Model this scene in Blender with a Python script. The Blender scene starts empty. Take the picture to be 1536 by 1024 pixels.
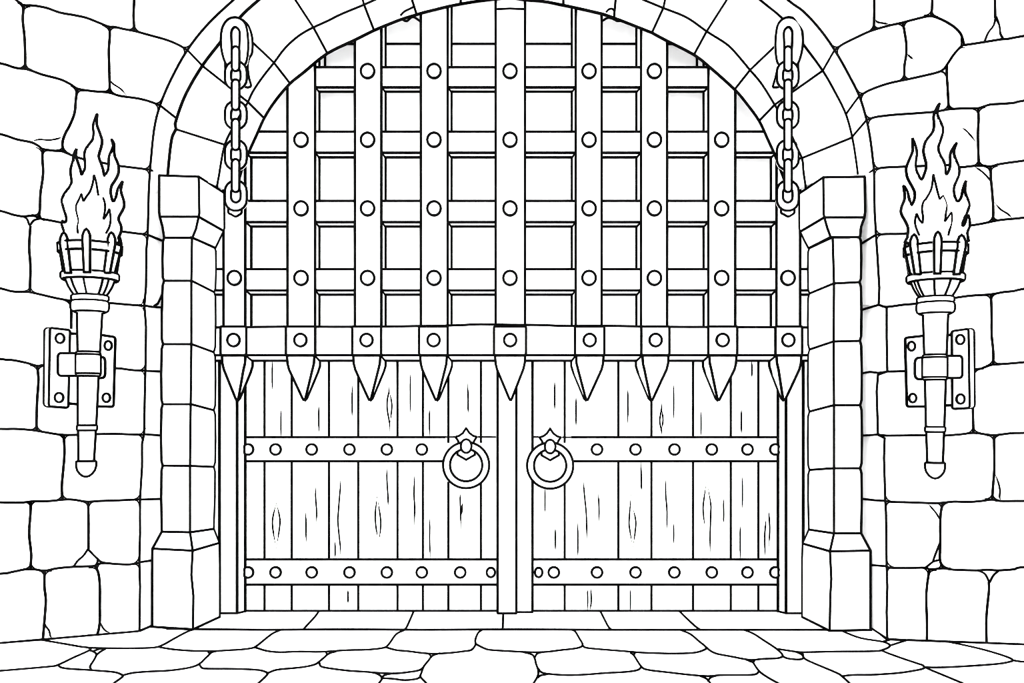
import bpy, bmesh, math, random
import numpy as np
from mathutils import Vector
from mathutils.geometry import delaunay_2d_cdt
random.seed(3)
SC = bpy.context.scene
COL = SC.collection
F, VX, HY, EYE = 1500.0, 768.0, 620.0, 1.3      # focal length in pixels, vanishing point, eye height in metres

# ------------------------------------------------------------------ materials
def mat(name, c1, c2, scale, rough=.8, spec=.2, stretch=(1, 1, 1), emit=0):
    m = bpy.data.materials.new(name); m.use_nodes = True
    nt = m.node_tree; b = nt.nodes['Principled BSDF']
    tc = nt.nodes.new('ShaderNodeTexCoord'); mp = nt.nodes.new('ShaderNodeMapping')
    nz = nt.nodes.new('ShaderNodeTexNoise'); rp = nt.nodes.new('ShaderNodeValToRGB')
    mp.inputs['Scale'].default_value = stretch
    nz.inputs['Scale'].default_value = scale; nz.inputs['Detail'].default_value = 4
    rp.color_ramp.elements[0].position = .3; rp.color_ramp.elements[0].color = (*c1, 1)
    rp.color_ramp.elements[1].position = .7; rp.color_ramp.elements[1].color = (*c2, 1)
    nt.links.new(tc.outputs['Object'], mp.inputs['Vector']); nt.links.new(mp.outputs['Vector'], nz.inputs['Vector'])
    nt.links.new(nz.outputs['Fac'], rp.inputs['Fac']); nt.links.new(rp.outputs['Color'], b.inputs['Base Color'])
    b.inputs['Roughness'].default_value = rough; b.inputs['Specular IOR Level'].default_value = spec
    if emit:
        b.inputs['Emission Color'].default_value = (1, 1, 1, 1); b.inputs['Emission Strength'].default_value = emit
    return m
STONE = mat('white_stone', (.86, .86, .86), (.9, .9, .9), 6)
PAVE = mat('white_paving', (.86, .86, .86), (.9, .9, .9), 4)
WOOD = mat('white_wood', (.86, .86, .86), (.9, .9, .9), 8, stretch=(6, 6, .5))
IRON = mat('white_iron', (.87, .87, .87), (.9, .9, .9), 12, .6)
FIRE = mat('white_flame', (.9, .9, .9), (.92, .92, .92), 5, emit=.6)
LINE = mat('black_line', (0, 0, 0), (.002, .002, .002), 10, 1, 0)

# ------------------------------------------------------------------ pixel <-> place
def P(x, y, D): return Vector(((x - VX) * D / F, D, EYE + (HY - y) * D / F))
def ev(D, x, y): return D(x, y) if callable(D) else D
def PD(x, y, D): return P(x, y, ev(D, x, y))
def FL(x, y):
    D = EYE * F / (y - HY); return Vector(((x - VX) * D / F, D, 0))

def smooth(pts, closed=False, n=5):
    """Catmull-Rom through 2-D points"""
    p = [np.array(q, float) for q in pts]
    if len(p) < 3: return [tuple(q) for q in p]
    out = []; N = len(p)
    for i in range(N if closed else N - 1):
        a = p[(i - 1) % N] if closed or i > 0 else 2 * p[0] - p[1]
        b = p[i]; c = p[(i + 1) % N]
        d = p[(i + 2) % N] if closed or i + 2 < N else 2 * p[-1] - p[-2]
        for k in range(n):
            t = k / n
            out.append(tuple(.5 * (2 * b + (c - a) * t + (2 * a - 5 * b + 4 * c - d) * t * t + (3 * b - a - 3 * c + d) * t ** 3)))
    if not closed: out.append(tuple(p[-1]))
    return out
def rounded(pts, r, n=4):
    """closed polygon with rounded corners"""
    out = []; N = len(pts)
    for i in range(N):
        a, b, c = (np.array(pts[(i + k) % N], float) for k in (-1, 0, 1))
        la, lc = np.linalg.norm(a - b), np.linalg.norm(c - b)
        rr = min(r, la * .45, lc * .45)
        s, e = b + (a - b) / la * rr, b + (c - b) / lc * rr
        for k in range(n + 1):
            t = k / n; out.append(tuple((1 - t) ** 2 * s + 2 * t * (1 - t) * b + t * t * e))
    return out
def ellipse(cx, cy, rx, ry, n=24): return [(cx + rx * math.cos(2 * math.pi * k / n), cy + ry * math.sin(2 * math.pi * k / n)) for k in range(n)]
def mirror(pts, c): return [(2 * c - x, y) for x, y in pts]

INK = 1.25                                                # all lines a touch bolder
# ------------------------------------------------------------------ mesh builder
class MB:
    def __init__(s, m): s.v = []; s.f = []; s.mi = []; s.m = m
    def add(s, verts, faces, mi=0):
        o = len(s.v); s.v += [Vector(q) for q in verts]
        s.f += [[i + o for i in f] for f in faces]; s.mi += [mi] * len(faces)
    def tube(s, pts, r, closed=False, n=6, taper=False):
        pts = [Vector(p) for p in pts]
        q = [pts[0]]
        for p in pts[1:]:
            if (p - q[-1]).length > 1e-5: q.append(p)
        if closed and (q[0] - q[-1]).length < 1e-5: q.pop()
        pts = q; N = len(pts)
        if N < 2: return
        up = None; rings = []
        for i in range(N):
            a = pts[i - 1] if i > 0 or closed else pts[i]
            b = pts[(i + 1) % N] if i < N - 1 or closed else pts[i]
            t = (b - a)
            if t.length < 1e-7: t = pts[i] - a if (pts[i] - a).length > 1e-7 else Vector((0, 0, 1))
            t.normalize()
            if up is None: up = Vector((0, 1, 0)) if abs(t.y) < .9 else Vector((1, 0, 0))
            up = up - t * up.dot(t)
            if up.length < 1e-4: up = t.orthogonal()
            up.normalize(); w = t.cross(up)
            k = 1.0
            if (i > 0 and i < N - 1) or closed:
                d1 = (pts[i] - a).normalized(); c = max(.55, d1.dot(t)); k = 1 / c
            rr = r
            if taper:
                u = i / (N - 1); rr = r * max(.25, min(1, 4 * u, 4 * (1 - u)))
            rings.append([pts[i] + (up * math.cos(2 * math.pi * j / n) + w * math.sin(2 * math.pi * j / n)) * rr * k for j in range(n)])
        V = [p for R in rings for p in R]; Fc = []
        for i in range(N if closed else N - 1):
            for j in range(n):
                A = i * n; B = ((i + 1) % N) * n
                Fc.append([A + j, A + (j + 1) % n, B + (j + 1) % n, B + j])
        if not closed: Fc += [list(range(n))[::-1], [(N - 1) * n + j for j in range(n)]]
        s.add(V, Fc, 1)
    def ink(s, pts3, w, D, closed=False, taper=False):
        """black line; splits at sharp corners so they stay full"""
        r = (w + INK) * .5 * D / F
        pts = [Vector(p) for p in pts3]; N = len(pts)
        if N < 2: return
        cuts = []
        for i in range(N):
            if not closed and i in (0, N - 1): continue
            a = pts[i] - pts[i - 1]; b = pts[(i + 1) % N] - pts[i]
            if a.length > 1e-6 and b.length > 1e-6 and a.normalized().dot(b.normalized()) < .75: cuts.append(i)
        if not cuts: s.tube(pts, r, closed, taper=taper); return
        if closed:
            pts = pts[cuts[0]:] + pts[:cuts[0]] + [pts[cuts[0]]]; cuts = [c - cuts[0] for c in cuts] + [N]
        else: cuts = [0] + cuts + [N - 1]
        for a, b in zip(cuts[:-1], cuts[1:]):
            seg = pts[a:b + 1]
            if len(seg) < 2: continue
            d0 = (seg[0] - seg[1]).normalized() * r * .6; d1 = (seg[-1] - seg[-2]).normalized() * r * .6
            s.tube([seg[0] + d0] + seg[1:-1] + [seg[-1] + d1], r)
    def pline(s, px, w, D, closed=False, taper=False, bias=0):
        """ink traced on a surface of depth D"""
        q = [PD(x, y, D) for x, y in px]
        if bias: q = [p - Vector((0, bias, 0)) for p in q]
        s.ink(q, w, sum(p.y for p in q) / len(q), closed, taper)
    def loft(s, front, D, back=None, Db=None, w=3, edges=None, wback=None, wside=None, inkfront=True):
        """prism between a front and a back outline. edges: corner indices whose front-back edge is inked"""
        A = [PD(x, y, D) for x, y in front]
        if back is None: B = [Vector((p.x, p.y + Db, p.z)) for p in A]
        else: B = [PD(x, y, Db) for x, y in back]
        n = len(A); dep = sum(p.y for p in A) / n
        s.add(A + B, [list(range(n)), list(range(n, 2 * n))[::-1]] + [[i, (i + 1) % n, n + (i + 1) % n, n + i] for i in range(n)])
        if w and inkfront: s.ink(A, w, dep, True)
        if wback: s.ink(B, wback, dep, True)
        for i in edges or (): s.ink([A[i], B[i]], wside or w, dep)
        return A, B
    def annulus(s, outer, inner, D, th, w):
        A = [PD(x, y, D) for x, y in outer]; I = [PD(x, y, D) for x, y in inner]; n = len(A)
        off = Vector((0, th, 0))
        V = A + I + [p + off for p in I] + [p + off for p in A]
        Fc = []
        for k in range(4):
            for i in range(n):
                j = (i + 1) % n; a = k * n; b = ((k + 1) % 4) * n
                Fc.append([a + i, a + j, b + j, b + i])
        s.add(V, Fc); d = sum(p.y for p in A) / n
        s.ink(A, w, d, True); s.ink(I, w, d, True)
    def lathe(s, prof, D, n=32, w=3, rings=(), sil=True, cap0=True, cap1=True):
        """prof: (cx, y, r) in px at axis depth D; rings: profile indices inked round"""
        k = D / F; C = [P(c, y, D) for c, y, r in prof]; R = [r * k for c, y, r in prof]
        V = []; m = len(prof)
        for c, r in zip(C, R):
            V += [c + Vector((math.cos(2 * math.pi * j / n) * r, math.sin(2 * math.pi * j / n) * r, 0)) for j in range(n)]
        Fc = [[i * n + j, i * n + (j + 1) % n, (i + 1) * n + (j + 1) % n, (i + 1) * n + j] for i in range(m - 1) for j in range(n)]
        if cap0: Fc.append(list(range(n)))
        if cap1: Fc.append([(m - 1) * n + j for j in range(n)])
        s.add(V, Fc)
        for i in rings:
            rr = R[i]
            s.tube([C[i] + Vector((math.cos(2 * math.pi * j / n) * rr, math.sin(2 * math.pi * j / n) * rr, 0)) for j in range(n)], (w + INK) * .5 * k, True)
        if sil:
            vd = Vector((C[0].x, C[0].y, 0)).normalized(); pr = Vector((vd.y, -vd.x, 0))
            nr = []
            for i in range(m):
                a, b = max(0, i - 1), min(m - 1, i + 1)
                t = Vector((R[b] - R[a], C[b].z - C[a].z)); t.normalize(); nr.append((-t.y, t.x))
            for sg in (-1, 1): s.ink([c + pr * sg * (r + .8 * k * q[0]) + Vector((0, 0, .8 * k * q[1])) - vd * 2 * k for c, r, q in zip(C, R, nr)], w, D)
    def build(s, name, parent=None, label=None, cat=None, group=None, kind=None, smooth_ang=None):
        base = Vector((0, 0, 0))
        me = bpy.data.meshes.new(name)
        o = bpy.data.objects.new(name, me); COL.objects.link(o)
        if parent is not None:
            o.parent = parent; w = parent
            while w is not None: base += w.location; w = w.parent
        v = s.v
        lo = Vector([min(p[i] for p in v) for i in range(3)]); hi = Vector([max(p[i] for p in v) for i in range(3)])
        org = Vector(((lo.x + hi.x) / 2, (lo.y + hi.y) / 2, lo.z if parent is None else (lo.z + hi.z) / 2))
        o.location = org - base
        me.from_pydata([p - org for p in v], [], s.f)
        me.materials.append(s.m); me.materials.append(LINE)
        me.polygons.foreach_set('material_index', s.mi)
        bm = bmesh.new(); bm.from_mesh(me)
        bmesh.ops.recalc_face_normals(bm, faces=bm.faces); bm.to_mesh(me); bm.free()
        tag(o, label, cat, group, kind)
        return o
def tag(o, label=None, cat=None, group=None, kind=None):
    if label: o['label'] = label
    if cat: o['category'] = cat
    if group: o['group'] = group
    if kind: o['kind'] = kind
def thing(name, loc, label, cat, group=None, kind=None):
    o = bpy.data.objects.new(name, None); o.empty_display_size = .1; COL.objects.link(o)
    o.location = loc; tag(o, label, cat, group, kind); return o

# ------------------------------------------------------------------ stone walls
def seglist(lines):
    A, B = [], []
    for l in lines:
        A += l[:-1]; B += l[1:]
    return np.array(A, float), np.array(B, float)
def dist_to(pts, A, B):
    out = np.full(len(pts), 1e9)
    d = B - A; L = np.maximum((d ** 2).sum(1), 1e-9)
    for k in range(len(A)):
        t = np.clip(((pts - A[k]) @ d[k]) / L[k], 0, 1)
        out = np.minimum(out, np.hypot(*(pts - (A[k] + t[:, None] * d[k])).T))
    return out
def inside(pt, poly):
    x, y = pt; c = False; n = len(poly)
    for i in range(n):
        x1, y1 = poly[i]; x2, y2 = poly[(i + 1) % n]
        if (y1 > y) != (y2 > y) and x < (x2 - x1) * (y - y1) / (y2 - y1) + x1: c = not c
    return c
def patch(boundary, lines, step, bulge, ramp, edge_segs):
    """triangulated sheet whose cells between the lines swell: returns 2-D verts, heights, triangles"""
    xs = [p[0] for p in boundary]; ys = [p[1] for p in boundary]
    V = []; E = []
    def chain(pl, closed):
        o = len(V); V.extend(Vector(p) for p in pl)
        E.extend((o + i, o + i + 1) for i in range(len(pl) - 1))
        if closed: E.append((o + len(pl) - 1, o))
    chain(boundary, True)
    for l in lines: chain(l, False)
    A, B = seglist(lines + edge_segs)
    g = []
    y = min(ys) + step * .5; row = 0
    while y < max(ys):
        x = min(xs) + step * (.5 if row % 2 else .9)
        while x < max(xs): g.append((x, y)); x += step
        y += step * .87; row += 1
    g = np.array(g); d = dist_to(g, A, B)
    V.extend(Vector(p) for p, k in zip(g, d) if k > step * .35)
    v, e, f, *_ = delaunay_2d_cdt(V, E, [], 0, 1e-4)
    v = [tuple(p) for p in v]
    f = [list(t) for t in f if inside((sum(v[i][0] for i in t) / 3, sum(v[i][1] for i in t) / 3), boundary)]
    d = np.clip(dist_to(np.array(v), A, B) / ramp, 0, 1)
    return v, bulge * d * d * (3 - 2 * d), f
def nearest(p, line):
    best = None; p = np.array(p, float)
    for a, b in zip(line[:-1], line[1:]):
        a = np.array(a, float); d = np.array(b, float) - a; L = d @ d
        if L < 1e-9: continue
        t = min(1, max(0, (p - a) @ d / L)); q = a + t * d; k = np.linalg.norm(p - q)
        if best is None or k < best[0]: best = (k, q, d / math.sqrt(L))
    return best
def fillets(lines, others, r=11):
    """the small curved triangles where a joint meets another joint"""
    out = []
    for i, l in enumerate(lines):
        for end in (0, -1):
            e = l[end]; best = None
            for j, o in enumerate(others):
                if o is l: continue
                b = nearest(e, o)
                if b and (best is None or b[0] < best[0]): best = b
            if best is None or best[0] > 6: continue
            q, t = best[1], best[2]
            seq = l if end == 0 else l[::-1]
            far = next((np.array(p) for p in seq if np.linalg.norm(np.array(p) - q) > r), np.array(seq[-1]))
            u = (far - q) / max(1e-6, np.linalg.norm(far - q))
            if abs(u @ t) > .8: continue
            l[end] = tuple(q)
            for sg in (-1, 1):
                a, c, b2 = q + u * r, q + (u + sg * t) * .8, q + sg * t * r
                out.append([tuple((1 - k) ** 2 * a + 2 * k * (1 - k) * c + k * k * b2) for k in (0, .2, .4, .6, .8, 1)])
    return out

def D_left(x, y=0):
    a, b = (6.977, .4586) if x < 210 else (6.2925, .15)
    return min(6.05, a / (1 - b * (x - VX) / F))
def D_right(x, y=0):
    return min(6.05, 6.1377 / (1 + .18 * (x - VX) / F))
D_RING, D_SOFF = 6.12, 6.34
# the arches, traced from springing to springing
OUT_L = [(225, 254), (231, 195), (240, 158), (257, 118), (281, 75), (311, 37), (350, 0), (410, -52), (490, -103), (590, -143), (690, -163), (768, -168)]
OUT_R = [(1311, 254), (1306, 212), (1300, 180), (1289, 144), (1272, 110), (1252, 75), (1230, 44), (1205, 17), (1182, 0), (1125, -50), (1045, -102), (945, -143), (846, -163), (768, -168)]
SEC = [(252, 262), (257, 215), (265.5, 178), (280, 140), (304, 99), (330, 65), (360, 27), (389, 0), (440, -42), (510, -84), (600, -118), (690, -135), (768, -140),
       (846, -135), (936, -118), (1026, -84), (1090, -42), (1140, 0), (1175, 29), (1205, 67), (1234, 106), (1252, 137), (1269, 171), (1279, 208), (1285, 245), (1287, 262)]
THD = [(326, 281), (330, 253), (337, 217), (350, 190), (371, 154), (380, 136), (395, 114), (411, 94), (425, 75), (440, 60), (455, 49), (470, 41), (492, 31), (512, 21), (546, 7), (580, -8), (620, -22), (690, -38), (768, -45),
       (846, -39), (905, -25), (966, 0), (995, 12), (1030, 26), (1060, 47), (1090, 66), (1105, 81), (1125, 105), (1142, 125), (1162, 157), (1180, 188), (1202, 236), (1205, 255), (1208, 281)]
INN = [(350, 292), (358, 270), (364, 250), (372.5, 229), (384, 204), (396, 177), (412, 152), (434, 126), (455, 109), (491, 80), (532, 60), (560, 46), (580, 37.5), (602, 29), (631, 20), (655, 14), (671, 10), (691, 6), (715, 2), (740, -1), (766, -3),
       (787, 0), (815, 2), (845, 8), (860, 11), (895, 19), (907, 22), (932, 31), (955, 40), (977, 49), (1000, 61), (1041, 82), (1065, 101), (1102, 134), (1120, 155), (1139, 181), (1151, 207), (1162, 231), (1168, 247), (1176, 268), (1184, 292)]
OUT_L, OUT_R = smooth(OUT_L, n=4), smooth(OUT_R, n=4)
SEC, THD, INN = smooth(SEC, n=4), smooth(THD, n=3), smooth(INN, n=3)

CORNER_L = [(225, 254), (223, 290), (221.5, 352), (219.5, 375), (219, 430), (216.5, 458), (219, 490), (218, 556), (217, 600), (216, 651), (213, 665), (213, 700), (210, 749), (210, 800), (209, 843), (210, 880), (209, 947), (209, 1000)]
CORNER_R = [(1311, 254), (1312, 318), (1314, 352), (1316, 381), (1319, 431), (1318, 457), (1330, 461), (1330, 506), (1331, 557), (1317, 562), (1315, 587), (1317, 652), (1327, 657), (1326, 687), (1328, 751), (1329, 768), (1330, 847), (1331, 880), (1330, 918), (1331, 959), (1331, 1000)]
L_LINES = [
 [(5, -20), (22, -2), (30, 4), (36, 8), (50, 8.5), (70, 12), (90, 19), (112, 23), (130, 27), (148, 34), (163, 40), (172, 40.5), (185, 43.5), (203, 47), (225, 53), (250, 60), (267, 67), (281, 75)],
 [(36, 8), (34.5, 30), (37, 55), (38, 80), (38, 102)], [(164, 40), (165, 52), (163.5, 75), (164, 100), (165, 138)], [(201.5, -30), (201.5, 0), (200.5, 25), (202, 46)],
 [(-80, 78), (0, 95), (20, 101), (30, 103), (38, 103.5), (48, 106.5), (65, 112.5), (90, 119), (105, 126), (114, 132), (122, 134.5), (140, 137), (163, 139), (180, 144), (205, 147.5), (222, 151.5), (240, 158)],
 [(116, 134), (114, 150), (112, 170), (105, 188), (98, 201), (94, 214), (95, 227)],
 [(-80, 182), (0, 201), (25, 209), (47, 213.5), (58, 219), (64, 223.5), (80, 226), (93, 227), (103, 231), (112, 234.5), (130, 240), (153, 244), (165, 246.5), (180, 249), (200, 251.5), (225, 254.5)],
 [(64, 224), (64, 240), (65, 256), (64, 270), (61, 290), (60, 315), (58, 324)],
 [(-80, 296), (0, 316), (20, 322), (35, 324.5), (50, 323.5), (60, 327.5), (75, 330.5), (88, 333), (130, 341), (185, 347.5), (205, 350), (221.5, 352)],
 [(46, 339), (44, 370), (46, 400), (45, 437)],
 [(-80, 410), (0, 432), (20, 437), (38, 437.5), (50, 439), (80, 446), (95, 449), (105, 450.5), (135, 453), (160, 454), (190, 456.5), (216, 458.5)],
 [(104, 450), (107, 462), (107, 480), (107, 493)],
 [(-80, 524), (0, 538), (20, 540), (40, 544), (56, 548.5), (67, 547.5), (110, 549), (173, 552), (185, 553), (200, 555), (217, 555.5)],
 [(56, 549), (58, 570), (56, 600), (55, 635), (55, 645)],
 [(-80, 641), (0, 643), (25, 643), (50, 645), (68, 648), (90, 651.5), (110, 652), (142, 651), (170, 650.5), (190, 651), (216, 652)],
 [(96, 652), (97, 680), (95, 705), (93, 730), (94, 749)],
 [(-80, 751), (0, 753), (30, 753.5), (50, 751.5), (75, 751), (95, 749), (110, 749), (130, 752), (150, 751), (180, 750), (210, 748.5)],
 [(46.5, 752), (46, 770), (44, 800), (47, 830), (46, 853)], [(132.5, 752), (133, 780), (133, 800), (133, 825)],
 [(-80, 862), (0, 860), (20, 857), (38, 853.5), (52, 853.5), (67, 855.5), (85, 852), (105, 850), (125, 849), (140, 848.5), (148, 845.5), (157, 844), (175, 845.5), (195, 846), (209, 843.5)],
 [(67, 855.5), (67, 880), (69, 900), (67, 930), (64, 965)], [(143, 848.5), (148, 860), (150, 880), (150, 910), (150, 930), (148, 945), (144, 956)]]
L_THIN = [[(47, 213), (60, 210), (75, 211), (88, 208.5), (94, 206)], [(35, 324.5), (42, 329), (46, 338), (52, 331), (62, 328)], [(164, 118), (170, 126), (182, 134), (191, 144)],
 [(133, 823), (126, 833), (118, 840), (113, 847), (110, 849.5)], [(133, 823), (142, 832), (148, 838), (153, 842), (162, 844)], [(148, 838), (147, 843), (144, 848)], [(105, 500), (113, 500)],
 [(67, 930), (70, 938), (75, 945), (77, 953), (80, 956)], [(151, 930), (155, 940), (161, 946), (168, 948)], [(150, 205), (150, 205.1)]]
R_LINES = [
 [(1252, 75), (1265, 66), (1280, 58.5), (1305, 47), (1330, 39.5), (1352, 34.5), (1367, 30.5), (1390, 25), (1400, 25), (1415, 31), (1430, 40), (1440, 50), (1444, 60), (1446, 67), (1452, 67), (1472, 64), (1500, 59.5), (1512, 58.5), (1536, 54), (1620, 40)],
 [(1311, -30), (1311, 0), (1311, 20), (1310.5, 45)], [(1398, -30), (1398, 0), (1397.5, 15), (1396, 25)], [(1492, -30), (1492, 0), (1492.5, 27)],
 [(1354, 34), (1356, 45), (1359, 65), (1359, 82), (1356.5, 98), (1356, 120)],
 [(1289, 144), (1305, 135), (1330, 126), (1352, 121), (1362, 119), (1380, 115), (1405, 109), (1415, 104), (1421, 96), (1430, 82.5), (1440, 71), (1446, 67)],
 [(1420, 98), (1420, 115), (1421, 130), (1422, 150), (1423, 164)],
 [(1300, 180), (1312, 176), (1325, 174), (1345, 172), (1375, 170), (1400, 168), (1415, 165.5), (1424, 164), (1440, 163), (1460, 162.5), (1467, 162.5), (1475, 160), (1485, 157), (1500, 156), (1520, 154.5), (1536, 151), (1620, 138)],
 [(1467, 162.5), (1467.5, 180), (1466.5, 200), (1467, 225), (1468, 248)],
 [(1311, 254), (1325, 251.5), (1345, 250.5), (1358, 250), (1386, 249), (1424, 247.5), (1438, 251), (1455, 249.5), (1468, 248.5), (1486, 249.5), (1500, 246), (1536, 241), (1620, 230)],
 [(1485.5, 250), (1486, 268), (1488, 290), (1489.5, 315), (1489, 332)],
 [(1314, 352), (1330, 351), (1355, 350.5), (1400, 346), (1454, 338.5), (1475, 335), (1500, 330), (1536, 326.5), (1620, 316)],
 [(1318, 457), (1327, 460), (1337, 459.5), (1355, 457), (1377, 455), (1430, 447), (1455, 443.5), (1485, 441.5), (1505, 438), (1520, 436.5), (1536, 433), (1620, 418)],
 [(1486, 441.5), (1487, 470), (1487, 500), (1488, 512), (1489.5, 528), (1489.5, 547)],
 [(1331, 557), (1340, 557), (1356, 556.5), (1461, 553.5), (1475, 551), (1487, 547), (1500, 546), (1536, 543), (1620, 534)],
 [(1461, 554), (1460, 585), (1459, 612), (1459.5, 637), (1460, 649)],
 [(1317, 652), (1330, 653), (1390, 652.5), (1415, 653), (1442, 651), (1460, 649), (1480, 651.5), (1490, 652.5), (1500, 651.5), (1517, 649.5), (1536, 649), (1620, 648)],
 [(1490.5, 652.5), (1491, 680), (1491, 705), (1489, 730), (1488, 749)],
 [(1328, 751), (1337, 752.5), (1362, 753), (1390, 754), (1410, 754), (1430, 752), (1452, 752.5), (1472, 751), (1487, 749), (1500, 751), (1536, 751), (1620, 752)],
 [(1414, 754), (1411, 768), (1410, 785), (1410, 800), (1410, 815), (1409.5, 838), (1412, 846), (1415, 852)],
 [(1330, 849), (1335, 851), (1362, 851.5), (1387, 851), (1395, 853.5), (1415, 852), (1430, 854), (1465, 855), (1480, 854), (1497, 855), (1520, 853.5), (1536, 850), (1620, 846)],
 [(1394, 853.5), (1392, 865), (1390, 880), (1389, 898), (1390, 930), (1390, 963)],
 [(1482.8, 872), (1483, 885), (1480, 915), (1479, 935), (1479.5, 965)]]
R_THIN = [[(1312, 30), (1315, 34), (1325, 36), (1334, 37.5)], [(1492.5, 26), (1489, 39), (1481, 50), (1476, 62)], [(1493, 26), (1497.5, 40), (1499, 51), (1503, 58.5)], [(1360, 82), (1364, 86), (1369, 90)],
 [(1408, 108), (1415, 110), (1420, 118)], [(1440, 191), (1450, 199), (1463, 214)], [(1460, 250), (1469, 256), (1480, 266), (1486, 275)], [(1490, 304), (1500, 315), (1510, 321), (1517, 328)], [(1433, 466), (1439, 466)], [(1454, 465), (1457, 467)],
 [(1490, 707), (1496, 723), (1498.5, 735), (1498, 745), (1500, 750)], [(1390, 754), (1398, 763), (1405, 772), (1410, 782)], [(1409.5, 812), (1403, 828), (1398, 841)], [(1408, 839), (1398, 842), (1388, 850)],
 [(1466, 855), (1476, 860), (1482.5, 872)], [(1497, 855), (1489, 862), (1483, 873)]]

MEDIUM = [L_THIN[i] for i in (1, 3, 4, 5)] + [R_THIN[i] for i in (1, 2, 12, 13, 14, 15)]
def wall(name, arch, corner, lines, thin, D, sx, label, strip, back_low, arch_cross, sec_half):
    m = MB(STONE)
    edge = corner[::-1][:-1] + arch                       # foot of the corner up over the arch
    far = -300 if sx < 0 else 1830
    bound = edge + [(768, -340), (far, -340), (far, 1000)]
    L = [smooth(l, n=4) for l in lines]
    fil = fillets(L, L + [edge])
    v, h, f = patch(bound, L, 11, .013, 13, [edge])
    m.add([PD(x, y, D) - Vector((0, k, 0)) for (x, y), k in zip(v, h)], f)
    for l in L: m.pline(l, 2.9, D, bias=.002)
    for l in fil: m.pline(l, 1.4, D)
    for l in thin:
        med = l in MEDIUM
        m.pline(smooth(l, n=4), 2.1 if med else 1.5, D, bias=.011, taper=not med)
    m.pline(arch, 2.4, D); m.pline(smooth(corner, n=2) if sx < 0 else corner, 2.4, D)
    # foot of the wall
    foot = [x for x in np.linspace(far, corner[-2][0], 40)]
    q = []
    for x in foot: d = D(x); q.append(Vector(((x - VX) * d / F, d - .016, .005)))
    m.ink(q, 3.4, 5.8)
    # body behind the face, and the reveal that returns to the pillar and the inner ring
    A = [PD(x, y, D) for x, y in edge]
    nl = len(corner) - 1
    B = [P(back_low, y, 6.35) for x, y in edge[:nl]]
    sec = sec_half; cum = [0]
    def walk(pl):
        c = [0]
        for a, b in zip(pl[:-1], pl[1:]): c.append(c[-1] + math.dist(a, b))
        return [k / c[-1] for k in c]
    ta, ts = walk(arch), walk(sec)
    for t in ta:
        i = max(k for k in range(len(ts)) if ts[k] <= t + 1e-9); i = min(i, len(ts) - 2)
        u = (t - ts[i]) / (ts[i + 1] - ts[i])
        x = sec[i][0] + u * (sec[i + 1][0] - sec[i][0]); y = sec[i][1] + u * (sec[i + 1][1] - sec[i][1])
        B.append(P(x, y, D_RING + .006))
    n = len(A); m.add(A + B, [[i, i + 1, n + i + 1, n + i] for i in range(n - 1)])
    def strip_D(x, y):
        pts = sorted(corner, key=lambda p: p[1])
        ex = np.interp(y, [p[1] for p in pts], [p[0] for p in pts])
        t = max(0, min(1, (x - ex) / (back_low - ex))); return D(ex) * (1 - t) + 6.35 * t
    for l in strip: m.pline(l, 2.4, lambda x, y: min(strip_D(x, y + k) for k in (-6, -3, 0, 3, 6)) - .012)
    ex = corner[-2][0]; bx = 232 if sx < 0 else 1303
    d0, d1 = D(ex), strip_D(bx, 940)
    m.ink([Vector(((ex - VX) * d0 / F, d0 - .016, .006)), Vector(((bx - VX) * d1 / F, d1 - .016, .006))], 3, 6)
    for a, b in arch_cross: m.ink([PD(*a, D), P(*b, D_RING)], 2.4, 6)
    # back slab so that the wall has thickness
    T = .45
    Bf = [PD(x, y, D) for x, y in [(far, -340), (768, -340)]]
    C0, C1 = PD(far, -340, D), PD(far, 1000, D)
    off = Vector((0, T, 0))
    m.add([C0, C1, C1 + off, C0 + off], [[0, 1, 2, 3]])
    m.add([Bf[0], Bf[1], Bf[1] + off, Bf[0] + off], [[0, 1, 2, 3]])
    o = m.build(name, label=label, cat='wall', kind='structure')
mid = len(SEC) // 2
wall('wall_left', OUT_L, CORNER_L, L_LINES, L_THIN, D_left, -1, 'rough block stone wall with the torch beside the large cracked foot stones, left of the gateway',
     [[(225, 254), (239, 263)], [(221.5, 352), (246, 362)], [(216.5, 458), (228, 460), (243, 461)], [(231, 459), (237, 455), (244, 440)], [(218, 556), (243, 557)], [(216, 651), (243, 653)], [(210, 749), (241, 748)], [(209, 843), (229, 840)], [(209, 947), (229, 940)]],
     258, [((281, 75), (304, 99)), ((240, 158), (265.5, 178)), ((225, 254), (239, 264))], [p for p in SEC if p[0] <= 768.01])
wall('wall_right', OUT_R, CORNER_R, R_LINES, R_THIN, D_right, 1, 'rough block stone wall with the torch and a wedge of stone near its top, right of the gateway',
     [[(1311, 254), (1298, 264)], [(1314, 352), (1291, 366)], [(1318, 457), (1291, 465)], [(1331, 557), (1317, 559), (1305, 557.5), (1291, 560)], [(1330, 653), (1317, 651.5), (1304, 652.5), (1291, 653)], [(1328, 751), (1312, 750), (1295, 748), (1289, 748)], [(1330, 849), (1305, 847)], [(1331, 959), (1305, 946)]],
     1282, [((1252, 75), (1234, 106)), ((1289, 144), (1269, 171)), ((1300, 180), (1278.5, 205)), ((1311, 254), (1297, 265))], [p for p in SEC if p[0] >= 767.99][::-1])

# ------------------------------------------------------------------ back wall over the doors
m = MB(STONE)
m.loft([(250, -250), (1286, -250), (1286, 925), (250, 925)], 6.64, None, .3, w=0)
m.pline([(500, 66), (1034, 66)], 2.8, 6.64)
for x in (487.7, 1045.3): m.pline([(x, 60), (x, 100)], 2.8, 6.64)
m.build('wall_back', label='plain wall behind the portcullis grid above the wooden doors', cat='wall', kind='structure')

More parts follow.
